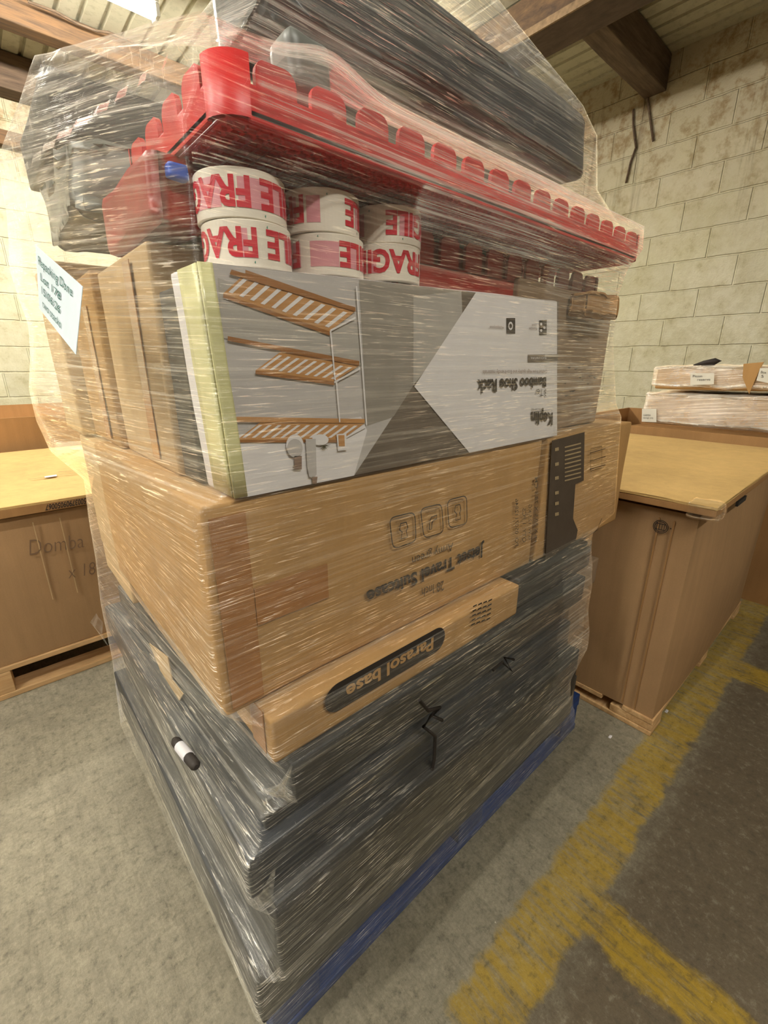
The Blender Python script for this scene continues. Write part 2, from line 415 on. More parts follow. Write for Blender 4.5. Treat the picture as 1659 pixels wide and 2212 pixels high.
carton('tan_carton', (1.115, 1.215, .470, 1.2, .300, .465), card_t, 'tan carton at the right end of the dark boxes, lowest of three', seed=13)
# left-face cartons beside the parasol box
carton('tan_carton', (.17, .60, 1.06, 1.33, .675, .748), card_l, 'flat pale carton behind the parasol base carton at the left face of the stack', seed=14)

# upper load
boxR = empty('shoe_rack_box', (.50, .525, 1.047), 'long white and grey printed carton showing a bamboo shoe rack, lying upside down', 'printed box')
FX = .205; FR = P(1203, 800, 'y', .497).x
bm = bmesh.new(); bbox(bm, FX, FR, .497, .587, 1.047, 1.290, bev=.004, cuts=6, wob=.0012, seed=15, wl=8)
def lean(q):
    t = (q.z-1.047)/(1.290-1.047); a = 1-(q.x-FX)/(FR-FX)
    return Vector((q.x - .012*t*a + .028*(1-2*t)*(1-a), q.y, q.z + t*(.008*a+.028*(1-a))))
for v in bm.verts: v.co = lean(v.co)
link('body', bm, white_, boxR)
carton('black_panel_box', (.20, .75, .592, .66, 1.047, 1.288), blackcard, 'narrow black box standing on edge behind the shoe rack box', 'box', seed=16)
carton('tall_carton', (.195, .80, .665, .95, 1.047, 1.345), card_l, 'pale brown carton with dark edge tape standing behind the narrow black box', seed=17,
       tape=[('side', .74, .775, 1.06, 1.335)])
carton('tall_carton', (.185, .80, .957, 1.20, 1.047, 1.35), card, 'brown carton at the far left of the upper load under the white note', seed=18, tape=[('side', 1.02, 1.06, 1.06, 1.3)])
boxH = carton('upper_carton', (.84, 1.27, .55, 1.05, 1.047, 1.36), card_t, 'grey-brown carton with black marks right of the shoe rack box', seed=19, wob=.006)
boxK = carton('black_box', (.33, .86, .612, .70, 1.35, 1.412), blackcard, 'small black box with white care symbols behind the tape rolls', 'box', seed=20)
carton('black_box', (.165, .70, .915, 1.25, 1.525, 1.604), blackcard, 'black carton at the upper left corner of the stack above the grey bag', 'box', seed=21, wob=.004)
carton('black_bundle', (.37, 1.17, .62, .80, 1.612, 1.735), bag, 'large black plastic-wrapped bundle topping the whole stack', 'bundle', seed=22, wob=.014, bev=.02)
# grey bag
bm = bmesh.new(); bbox(bm, .17, .72, .86, 1.16, 1.41, 1.52, bev=.03, seg=3, cuts=10, wob=.022, seed=23, wl=14)
tag(link('grey_bag', bm, greyplastic, loc=(.45, 1.0, 1.41)), 'crumpled grey plastic bag between the black carton and the brown cartons', 'bag')
# grey block under the peak of the film
bm = bmesh.new(); a = P(672, 66, 'y', .50); bbox(bm, a.x-.025, a.x+.03, .50, .55, 1.477, a.z, bev=.012, seg=3, cuts=3, wob=.004, seed=4, wl=20)
tag(link('grey_plastic_scrap', bm, greyplastic, loc=(a.x, .525, 1.477)), 'small grey plastic scrap poking up the film on top of the red tray', 'scrap')

# red tray with castellated rim
def red_tray(name, x0, x1, y0, y1, z0, z1, mat, label, gaps=True):
    r = empty(name, ((x0+x1)/2, (y0+y1)/2, z0), label, 'plastic tray'); t = .006
    # underside: fine grid
    bm = bmesh.new(); bbox(bm, x0+.012, x1-.012, y0+.012, y1-.012, z0, z0+t, bev=.002)
    link('base', bm, mat, r)
    bm = bmesh.new(); k = 0; yy = y0+.02
    while yy < y1-.02: bbox(bm, x0+.015, x1-.015, yy, yy+.003, z0-.004, z0+.001); yy += .013
    xx = x0+.02
    while xx < x1-.02: bbox(bm, xx, xx+.003, y0+.015, y1-.015, z0-.004, z0+.001); xx += .013
    link('grid_ribs', bm, mat, r)
    zm = z0 + (z1-z0)*.55
    def wall(ax, c, a0, a1, name):
        bm = bmesh.new()
        def bx(p0, p1, q0, q1, bev=.004):
            if ax == 'y': bbox(bm, p0, p1, c-t/2, c+t/2, q0, q1, bev=bev if bev < t else t*.45)
            else: bbox(bm, c-t/2, c+t/2, p0, p1, q0, q1, bev=bev if bev < t else t*.45)
        bx(a0, a1, z0, zm, .002)
        bx(a0, a1, z0-.002, z0+.008, .002)
        n = max(2, int((a1-a0)/.062)); wdt = (a1-a0)/n
        for i in range(n):                               # rounded tabs
            p0 = a0+i*wdt+wdt*.14; p1 = a0+(i+1)*wdt-wdt*.14; pts = []
            for s in range(9):
                q = math.pi*s/8; rr = (p1-p0)/2*.55
                cx = p1-rr if s < 4.5 else p0+rr
                pts.append((cx+rr*math.cos(q), z1-rr+rr*math.sin(q)))
            pts = [(p1, zm-.004)] + pts + [(p0, zm-.004)]
            fr = [Vector((a, c-t/2, b_)) if ax == 'y' else Vector((c-t/2, a, b_)) for a, b_ in pts]
            off = Vector((0, t, 0)) if ax == 'y' else Vector((t, 0, 0))
            va = [bm.verts.new(p) for p in fr]; vb = [bm.verts.new(p+off) for p in fr]
            bm.faces.new(va); bm.faces.new(list(reversed(vb)))
            for s in range(len(va)): bm.faces.new((va[s], va[(s+1) % len(va)], vb[(s+1) % len(va)], vb[s]))
        link(name, bm, mat, r)
    wall('y', y0+t/2, x0+.03, x1-.03, 'side_wall'); wall('y', y1-t/2, x0+.03, x1-.03, 'side_wall')
    wall('x', x0+t/2, y0+.03, y1-.03, 'end_wall'); wall('x', x1-t/2, y0+.03, y1-.03, 'end_wall')
    for sx, cx in ((-1, x0+.033), (1, x1-.033)):
        for sy, cy in ((-1, y0+.033), (1, y1-.033)):
            bm = bmesh.new(); ring = []
            for s in range(9):
                q = math.pi/2*s/8; ring.append((cx+sx*.033*math.cos(q), cy+sy*.033*math.sin(q), cx+sx*.027*math.cos(q), cy+sy*.027*math.sin(q)))
            for a, b_ in zip(ring, ring[1:]):
                for (i0, i1) in ((0, 1), (2, 3)):
                    f = bm.faces.new([bm.verts.new(p) for p in ((a[i0], a[i1], z0), (b_[i0], b_[i1], z0), (b_[i0], b_[i1], z1), (a[i0], a[i1], z1))]); f.smooth = True
                bm.faces.new([bm.verts.new(p) for p in ((a[0], a[1], z1), (b_[0], b_[1], z1), (b_[2], b_[3], z1), (a[2], a[3], z1))])
            bmesh.ops.remove_doubles(bm, verts=bm.verts, dist=1e-5)
            link('corner_post', bm, mat, r)
    return r
tr = red_tray('red_tray', .222, 1.215, .478, .80, 1.424, 1.474, red, 'long bright red plastic tray with finger-like rim tabs above the tape rolls')
red_tray('red_tray', .52, 1.22, .562, .606, 1.30, 1.40, redd, 'dark red plastic tray tucked behind the shoe rack box, right of the tape rolls')
bm = bmesh.new(); bbox(bm, .19, .26, .60, .84, 1.352, 1.424, bev=.012, cuts=5, wob=.006, seed=6, wl=10)
tag(link('red_sack', bm, redd, loc=(.22, .7, 1.352)), 'dark red plastic piece below the left end of the bright red tray', 'plastic piece')
bm = bmesh.new(); bbox(bm, 1.03, 1.20, .50, .545, 1.30, 1.355, bev=.01, cuts=6, wob=.012, seed=9, wl=16)
tag(link('brown_paper_wad', bm, card_d, loc=(1.1, .52, 1.30)), 'crumpled brown paper wad under the right end of the red tray', 'paper')
bm = bmesh.new(); a = P(375, 378, 'y', .60)
bbox(bm, a.x-.008, a.x+.012, .585, .60, a.z-.006, a.z+.008, bev=.003, cuts=3, wob=.003, seed=3, wl=30)
tag(link('blue_scrap', bm, flat('blue_plastic', '3A62C8', .4), loc=tuple(a)), 'small blue plastic scrap left of the tape rolls', 'scrap')

carton('tall_carton', (.16, .80, 1.21, 1.42, 1.047, 1.40), card_l, 'pale brown carton at the rear left of the upper load, mostly behind the note', seed=33)
# printed marks on the carton faces -----------------------------------------------------------
yf = .4935
T(boxS, 'Jetset Travel Suitcase', Q([(1046, 1176), (791, 1279), (795, 1305), (1045, 1202)], 'y', yf), .035, ink)
T(boxS, '28 Inch', Q([(959, 1254), (911, 1271), (911, 1290), (959, 1275)], 'y', yf), .006, ink_soft)
T(boxS, 'Army green', Q([(979, 1172), (890, 1204), (890, 1222), (979, 1189)], 'y', yf), .006, ink_soft)
for q in ([(841, 1119), (896, 1106), (899, 1169), (849, 1186)], [(908, 1099), (954, 1088), (958, 1150), (916, 1163)], [(966, 1081), (1008, 1070), (1009, 1131), (970, 1141)]):
    p = prints(boxS, 'printed_icon', [ink, ink_soft]); c3 = Q(q, 'y', yf); pts = []
    for i in range(4):
        a, b_, c_ = c3[i-1], c3[i], c3[(i+1) % 4]
        for s in range(5):
            t = s/4; p0 = b_.lerp(a, .22); p2 = b_.lerp(c_, .22)
            pts.append(p0*(1-t)**2 + b_*2*t*(1-t) + p2*t**2)
    ribbon(p['bm'], pts, .0022, (0, -1, 0), closed=True)
    k = ([(841, 1119)] == q[:1]) and 0 or (q[0][0] == 908 and 1 or 2)
    cc = (c3[0]+c3[1]+c3[2]+c3[3])/4; ex = (c3[1]-c3[0]); ez = (c3[2]-c3[1])
    if k == 0: sh = [(0, -.24), (.2, -.02), (.16, .2), (0, .27), (-.16, .2), (-.2, -.02)]
    elif k == 1: sh = [(.22, -.16), (-.05, -.14), (-.16, .05), (-.18, .25), (-.08, .27), (-.04, .08), (.03, -.02), (.2, -.04)]
    else: sh = [(-.12, .27), (.14, .27), (.1, .05), (.17, -.05), (.12, -.24), (-.1, -.24), (-.16, -.05), (-.06, .05)]
    ribbon(p['bm'], [cc + ex*a + ez*b_ for a, b_ in sh], .0022, (0, -1, 0), closed=True)
    cap = ['Strong Shell', 'Lightweight', 'Combination'][k]
    text_quad(p['bm'], cap, [cc + ex*.3 - ez*.36, cc - ex*.3 - ez*.36, cc - ex*.3 - ez*.28, cc + ex*.3 - ez*.28], 0, 1)
    done(p)
for s, q in (('PO: 0507112846', [(1113, 1180), (1113, 1078), (1120, 1077), (1120, 1179)]), ('QTY: 1 PCS', [(1129, 1172), (1129, 1098), (1136, 1097), (1136, 1171)]),
             ('G.W: 12.5 KG', [(1142, 1166), (1142, 1090), (1148, 1089), (1148, 1165)]), ('68 X 30.5 X 78.5 CM', [(1155, 1172), (1155, 1032), (1162, 1030), (1162, 1170)])):
    T(boxS, s, Q(q, 'y', yf), .004, ink_soft)
p = prints(boxP, 'printed_label', [ink, card]); yf = .4525
cap_pts = []
c3 = Q([(716, 1490), (943, 1348), (957, 1373), (716, 1545)], 'y', yf)
z0_, z1_ = c3[2].z, c3[1].z
zc = (P(830, 1438, 'y', yf).z); xa, xb = P(702, 1521, 'y', yf).x, P(962, 1357, 'y', yf).x; rr = .021
zc = (P(790, 1442, 'y', yf).z + P(790, 1500, 'y', yf).z)/2; rr = abs(P(790, 1442, 'y', yf).z - P(790, 1500, 'y', yf).z)/2
for s in range(17): q = -math.pi/2+math.pi*s/16; cap_pts.append((xb-rr+rr*math.cos(q), yf, zc+rr*math.sin(q)))
for s in range(17): q = math.pi/2+math.pi*s/16; cap_pts.append((xa+rr+rr*math.cos(q), yf, zc+rr*math.sin(q)))
poly(p['bm'], cap_pts)
xs0, xs1 = P(936, 1373, 'y', yf).x, P(747, 1495, 'y', yf).x
text_quad(p['bm'], 'Parasol base', [(xs0, yf-.001, zc+rr*.42), (xs1, yf-.001, zc+rr*.42), (xs1, yf-.001, zc-rr*.52), (xs0, yf-.001, zc-rr*.52)], .03, 1)
for r_ in range(5):
    for c_ in range(4):
        u = 1018+c_*11+r_*1; v = 1352-r_*10-c_*4
        poly(p['bm'], Q([(u, v), (u+8, v-4), (u+8, v-7), (u, v-3)], 'y', yf))
done(p)
p = prints(boxG, 'printed_label', [flat('dark_label', '4B4036', .6), flat('label_text', 'A08D6C', .6), ink_soft]); yf = .4855
poly(p['bm'], Q([(1192, 952), (1263, 933), (1261, 1038), (1243, 1046), (1238, 1120), (1248, 1145), (1244, 1168), (1178, 1212)], 'y', yf))
for i in range(9):
    v = 965+i*9; poly(p['bm'], Q([(1220, v), (1255, v-9), (1255, v-6), (1220, v+3)], 'y', yf-.001), 1)
for v in (968, 1000, 1030, 1062, 1085, 1108): poly(p['bm'], Q([(1199, v), (1207, v-2), (1207, v+5), (1199, v+7)], 'y', yf-.001), 1)
for v in (975, 992, 1010): ribbon(p['bm'], Q([(1274, v+4), (1308, v-6)], 'y', yf), .002, (0, -1, 0), 2)
ribbon(p['bm'], Q([(1276, 970), (1300, 964), (1300, 1010), (1276, 1018)], 'y', yf), .002, (0, -1, 0), 2, True)
ribbon(p['bm'], Q([(1300, 1120), (1290, 1145), (1262, 1163), (1240, 1180)], 'y', yf), .003, (0, -1, 0), 2)
done(p)
for i in range(16):
    p = prints(boxH, 'black_mark', [ink])
    u = 1215+random.random()*75; v = 780+random.random()*110
    poly(p['bm'], Q([(u, v), (u+4+random.random()*14, v-1), (u+4, v+2+random.random()*3)], 'y', .541))
    done(p)
# white care symbols on the black box
p = prints(boxK, 'white_symbols', [flat('pale_print', 'A8A8A0', .6)]); yf = .604
for q in ([(905, 420), (925, 432), (918, 442), (898, 430)], [(930, 425), (948, 436), (941, 446), (924, 435)], [(962, 440), (982, 452), (975, 463), (956, 450)], [(990, 462), (1012, 472), (1003, 486), (982, 474)]):
    ribbon(p['bm'], Q(q, 'y', yf), .003, (0, -1, 0), closed=True)
for i in range(5): ribbon(p['bm'], Q([(925+i*22, 450+i*8), (915+i*22, 478+i*6)], 'y', yf), .0025, (0, -1, 0))
done(p)
# black tie cords on the dark boxes
bm = bmesh.new()
for pts in ([(905, 1512), (925, 1535), (950, 1528), (932, 1545), (955, 1556)], [(932, 1545), (915, 1570), (940, 1590), (938, 1640), (925, 1700)]):
    tube(bm, Q(pts, 'y', .435), .0035, 6)
tag(link('tie_cord', bm, ink), 'thin black cord tied in a bow on the dark boxes, middle of the right face', 'cord')
bm = bmesh.new(); tube(bm, Q([(1065, 1448), (1085, 1430), (1105, 1450), (1090, 1420), (1110, 1425)], 'y', .4385), .003, 6)
tag(link('tie_cord', bm, ink), 'small black cord knot on the dark boxes, nearer their right end', 'cord')

# shoe rack artwork -----------------------------------------------------------------------------
grey_bg = flat('print_grey', 'B4B0AE', .45, .04); dkwood = flat('print_dark_wood', '645A50', .5, .18, scale=18)
midg = flat('print_mid_grey', '8C867E', .45, .08); lightg = flat('print_light_grey', 'A5A19B', .45, .05)
bamb = flat('print_bamboo', 'B4834E', .5, .1); bamb_d = flat('print_bamboo_edge', '8F5F30', .5, .1); pic_w = flat('print_white', 'D8D5D6', .45, .03)
leafm = flat('print_plant', '3E3A22', .6); chrome = flat('print_copper', '7E675A', .5)
yF = .4935; FT, FB = 1.298, 1.049
def zt(x): return 1.296 + .020*(x-FX)/(FR-FX)
p = prints(boxR, 'printed_artwork', [grey_bg, dkwood, midg, lightg, pic_w, bamb, bamb_d, leafm, chrome, ink, ytape])
def art(pts, mi, lay): poly(p['bm'], Q(pts, 'y', yF-lay*.0004), mi)
def clampz(v): return v
x0, x1 = FX+.003, FR-.003
poly(p['bm'], [(x0, yF, FB), (x1+.027, yF, FB), (x1-.028, yF, zt(x1)), (x0-.012, yF, zt(x0))], 1)
def artx(pts, mi, lay):
    q = []
    for u, v in pts:
        a = P(u, v, 'y', yF-lay*.0004); a.z = max(a.z, FB); a.x = min(max(a.x, x0-.012*(a.z-FB)/.25), x1+.028*(1-2*(a.z-1.047)/.243)); a.z = min(a.z, zt(a.x)); q.append(a)
    poly(p['bm'], q, mi)
artx([(420, 560), (990, 560), (893, 832), (765, 1031), (780, 1100), (500, 1100)], 0, 1)
artx([(775, 590), (990, 560), (893, 832), (850, 900), (793, 920)], 2, 2)
artx([(893, 640), (1000, 560), (1000, 700), (893, 832)], 3, 3)
artx([(895, 835), (1028, 629), (1230, 640), (1230, 960), (1014, 980)], 4, 4)
artx([(430, 950), (780, 900), (793, 930), (765, 1031), (780, 1110), (480, 1110)], 4, 3)
artx([(470, 600), (720, 690), (780, 700), (780, 790), (480, 730)], 3, 3)
def shelf(fb, ft_, bb, bt, n, lay=5):
    """slatted shelf drawn between front edge (left,right) and back edge (left,right)"""
    (fl, fr), (bl, br_) = fb, bb
    th = ft_
    artx([bl, br_, fr, fl], 5, lay)
    for i in range(n):
        a = (i+.25)/n; b_ = (i+.62)/n
        def lp(p0, p1, t): return (p0[0]*(1-t)+p1[0]*t, p0[1]*(1-t)+p1[1]*t)
        f0, f1, g0, g1 = lp(fl, fr, a), lp(fl, fr, b_), lp(bl, br_, a), lp(bl, br_, b_)
        artx([lp(f0, g0, .12), lp(f1, g1, .12), lp(f1, g1, .85), lp(f0, g0, .85)], 4, lay+1)
    artx([(fl[0], fl[1]), (fr[0], fr[1]), (fr[0], fr[1]+th), (fl[0], fl[1]+th)], 6, lay+2)
    artx([(bl[0], bl[1]-th*.8), (br_[0], br_[1]-th*.8), br_, bl], 6, lay+2)
shelf(((482, 634), (712, 716)), 9, ((530, 590), (768, 672)), 0, 10)
artx([(500, 582), (768, 664), (768, 673), (496, 592)], 6, 8)
shelf(((552, 800), (722, 824)), 8, ((606, 760), (776, 790)), 0, 9)
artx([(492, 726), (776, 780), (776, 790), (492, 736)], 6, 8)
shelf(((512, 950), (738, 950)), 6, ((562, 912), (788, 914)), 0, 11)
artx([(508, 900), (788, 905), (788, 914), (508, 912)], 5, 8)
nrm = (0, -1, 0)
for a, b_ in (((770, 618), (792, 918)), ((714, 714), (724, 822)), ((727, 826), (734, 912)), ((714, 714), (768, 686)), ((722, 826), (778, 796)), ((738, 950), (790, 922))):
    ribbon(p['bm'], Q([a, b_], 'y', yF-.0036), .0022, nrm, 4)
# pots, plant and jar (the picture is upside down)
def blob(cu, cv, ru, rv, mi, lay, n=18): artx([(cu+ru*math.cos(2*math.pi*s/n), cv+rv*math.sin(2*math.pi*s/n)) for s in range(n)], mi, lay)
blob(637, 962, 19, 24, 4, 11); blob(637, 968, 17, 20, 0, 12); artx([(636, 985), (652, 985), (652, 1014), (636, 1014)], 8, 12); ribbon(p['bm'], Q([(632, 1010), (645, 1010)], 'y', yF-.005), .001, nrm, 8)
artx([(660, 948), (682, 948), (684, 1025), (677, 1032), (668, 1030), (664, 1010)], 0, 12); artx([(674, 1030), (686, 1030), (684, 1045), (675, 1045)], 8, 12)
blob(692, 950, 18, 12, 4, 11)
for s in range(9):
    q = math.pi*s/8; artx([(700, 962), (702+14*math.cos(q), 960+14*math.sin(q)), (703, 964)], 7, 12)
artx([(727, 938), (748, 936), (750, 972), (730, 974)], 4, 11); artx([(731, 940), (744, 940), (745, 964), (732, 964)], 5, 12)
# writing, upside down
ARTM = p['mats']
def tx(s, q, bold=.01, mi=9): T(boxR, s, Q(q, 'y', yF-.0042), bold, ARTM[mi])
tx('Keplin', [(1194, 892), (1148, 890), (1148, 916), (1194, 918)], .03)
tx('HOME', [(1170, 882), (1148, 882), (1148, 886), (1170, 886)], 0)
ribbon(p['bm'], Q([(1193, 887), (1148, 890)], 'y', yF-.003), .0008, nrm, 9)
tx('3 Tier', [(1180, 841), (1157, 840), (1157, 855), (1180, 856)], 0)
tx('Bamboo Shoe Rack', [(1180, 815), (1031, 821), (1031, 850), (1180, 835)], .03)
tx('Crafted from High quality and Eco-friendly materials', [(1182, 799), (1043, 800), (1043, 809), (1182, 806)], 0, 8)
artx([(1140, 766), (1205, 765), (1205, 782), (1140, 783)], 1, 6)
tx('BLACK & NATURAL', [(1180, 771), (1146, 771), (1146, 776), (1180, 776)], 0, 4)
artx([(1165, 692), (1181, 691), (1181, 723), (1165, 724)], 9, 6); artx([(1094, 687), (1113, 687), (1113, 721), (1094, 721)], 9, 6)
blob(1103, 704, 5, 9, 4, 8); blob(1103, 704, 3, 5, 9, 9)
for q in ((1169, 700), (1176, 708), (1169, 714)): blob(q[0], q[1], 2.5, 3, 4, 8)
tx('Premium', [(1160, 707), (1143, 707), (1143, 713), (1160, 713)], 0, 8); tx('Look', [(1160, 700), (1148, 700), (1148, 705), (1160, 705)], 0, 8)
tx('Multipurpose', [(1088, 704), (1058, 704), (1058, 710), (1088, 710)], 0, 8)
done(p)
# yellowed tape over the left end
bm = bmesh.new()
bbox(bm, FX-.0035, FX-.0015, .497, .552, 1.05, 1.288, cuts=4, wob=.0008, wl=30)
xq = P(500, 1000, 'y', .497).x
bbox(bm, FX-.0035, FX+.012, .4905, .4925, 1.05, 1.288, cuts=4, wob=.0008, wl=30)
for v in bm.verts: v.co = lean(v.co)
link('yellowed_tape', bm, ytape, boxR)

# tape rolls -------------------------------------------------------------------------------------
R0, RH = .050, .0465
def make_roll(seed, txt):
    r = empty('tape_roll', (0, 0, 0)); bm = bmesh.new(); n = 64
    def lathe(bm, prof, mi=0):
        rings = [[bm.verts.new((a*math.cos(2*math.pi*k/n), a*math.sin(2*math.pi*k/n), z)) for k in range(n)] for a, z in prof]
        for i in range(len(prof)):
            A, Bq = rings[i], rings[(i+1) % len(prof)]
            for k in range(n):
                f = bm.faces.new((A[k], A[(k+1) % n], Bq[(k+1) % n], Bq[k])); f.smooth = False; f.material_index = mi
    lathe(bm, [(R0-.001, 0), (R0, .001), (R0, RH-.001), (R0-.001, RH), (.0405, RH), (.0405, 0)])
    link('tape', bm, tape_w, r)
    bm = bmesh.new(); lathe(bm, [(.0404, .0003), (.0404, RH-.0003), (.038, RH-.0003), (.038, .0003)])
    link('cardboard_core', bm, tape_core, r)
    bm = bmesh.new(); t = text_bm(txt, .035, 2)
    xs = [v.co.x for v in t.verts]; x0, x1 = min(xs), max(xs); n_ = {}
    span = math.radians(300); hh = .028; zb = .0095; off = seed*1.3
    for v in t.verts:
        a = off + span*(v.co.x-x0)/(x1-x0); z = zb + hh - hh*v.co.y/.72   # upside down
        n_[v] = bm.verts.new(((R0+.0006)*math.cos(-a), (R0+.0006)*math.sin(-a), z))
    for f in t.faces:
        try: bm.faces.new([n_[v] for v in f.verts])
        except ValueError: pass
    t.free()
    rnd = random.Random(seed)
    a = 0
    while a < 2*math.pi:                                  # overlapping pink show-through blocks
        wd = rnd.uniform(.10, .35)
        if rnd.random() < .55:
            k = max(2, int(wd/.05)); mi = 1
            for j in range(k):
                q0, q1 = a+wd*j/k, a+wd*(j+1)/k
                f = bm.faces.new([bm.verts.new(((R0+.0003)*math.cos(q), (R0+.0003)*math.sin(q), z)) for q, z in ((q0, zb), (q1, zb), (q1, zb+hh), (q0, zb+hh))]); f.material_index = mi
        a += wd
    link('red_print', bm, [tape_r, tape_pk], r)
    for k in range(5):
        bm = bmesh.new(); q = rnd.random()*6.28; z = rnd.choice([.005, .041]) + rnd.uniform(-.002, .002)
        bm.faces.new([bm.verts.new(((R0+.0005)*math.cos(q+a_), (R0+.0005)*math.sin(q+a_), z+b_)) for a_, b_ in ((0, 0), (.03, .0015), (.03, -.0015))])
        link('green_mark', bm, flat('green_print', '3C8A78', .5), r)
    return r
cx = [(.277, .556, 1.301), (.389, .557, 1.306), (.497, .557, 1.311)]
pos = ['nearest the corner of the stack', 'in the middle of the row', 'furthest right in the row']
rolls = [make_roll(s, 'FRAGILE FRAGILE') for s in range(2)]
first = True
for i, (x, y, zr) in enumerate(cx):
    for k in range(2):
        idx = i*2+k
        src = rolls[idx % 2]
        if idx < 2: r = src
        else:
            r = src.copy(); COL.objects.link(r)
            for ch in src.children:
                c_ = ch.copy(); COL.objects.link(c_); c_.parent = r
        r.location = (x+(.004 if k else 0)*(-1)**i - (.006 if k and i == 0 else 0), y+(.003 if k else 0), zr+k*(RH+.001))
        r.rotation_euler.z = [0.9, 2.2, 3.4, 5.0, 1.7, 4.2][idx]
        tag(r, ('upper' if k else 'lower') + ' white and red fragile tape roll of the pair ' + pos[i], 'tape roll', 'fragile tape rolls on the shoe rack box')

# black and white cord showing in a hole of the film, left face
bm = bmesh.new(); a = P(377, 1598, 'x', .137); b_ = P(424, 1656, 'x', .1375); dd = b_-a
tube(bm, [a+dd*t for t in (0, .08, .3)], [.005, .0085, .009], 10, 1); tube(bm, [a+dd*t for t in (.28, .7)], .0095, 12, 0); tube(bm, [a+dd*t for t in (.68, .95, 1.02)], [.009, .0085, .004], 10, 1)
tag(link('rolled_cord', bm, [white_, ink], loc=tuple(a)), 'white rod with black ends showing in a hole of the left film', 'rod')
# torn brown tape patch on left face
bm = bmesh.new(); poly(bm, Q([(322, 1390), (345, 1445), (332, 1480), (378, 1530), (395, 1500), (372, 1470), (362, 1420)], 'x', .182))
r = bmesh.ops.extrude_face_region(bm, geom=bm.faces[:]); bmesh.ops.translate(bm, vec=(.002, 0, 0), verts=[g for g in r['geom'] if isinstance(g, bmesh.types.BMVert)])
tag(link('torn_cardboard', bm, card_l), 'torn pale cardboard scrap under the film on the left face, above the dark boxes', 'cardboard scrap')

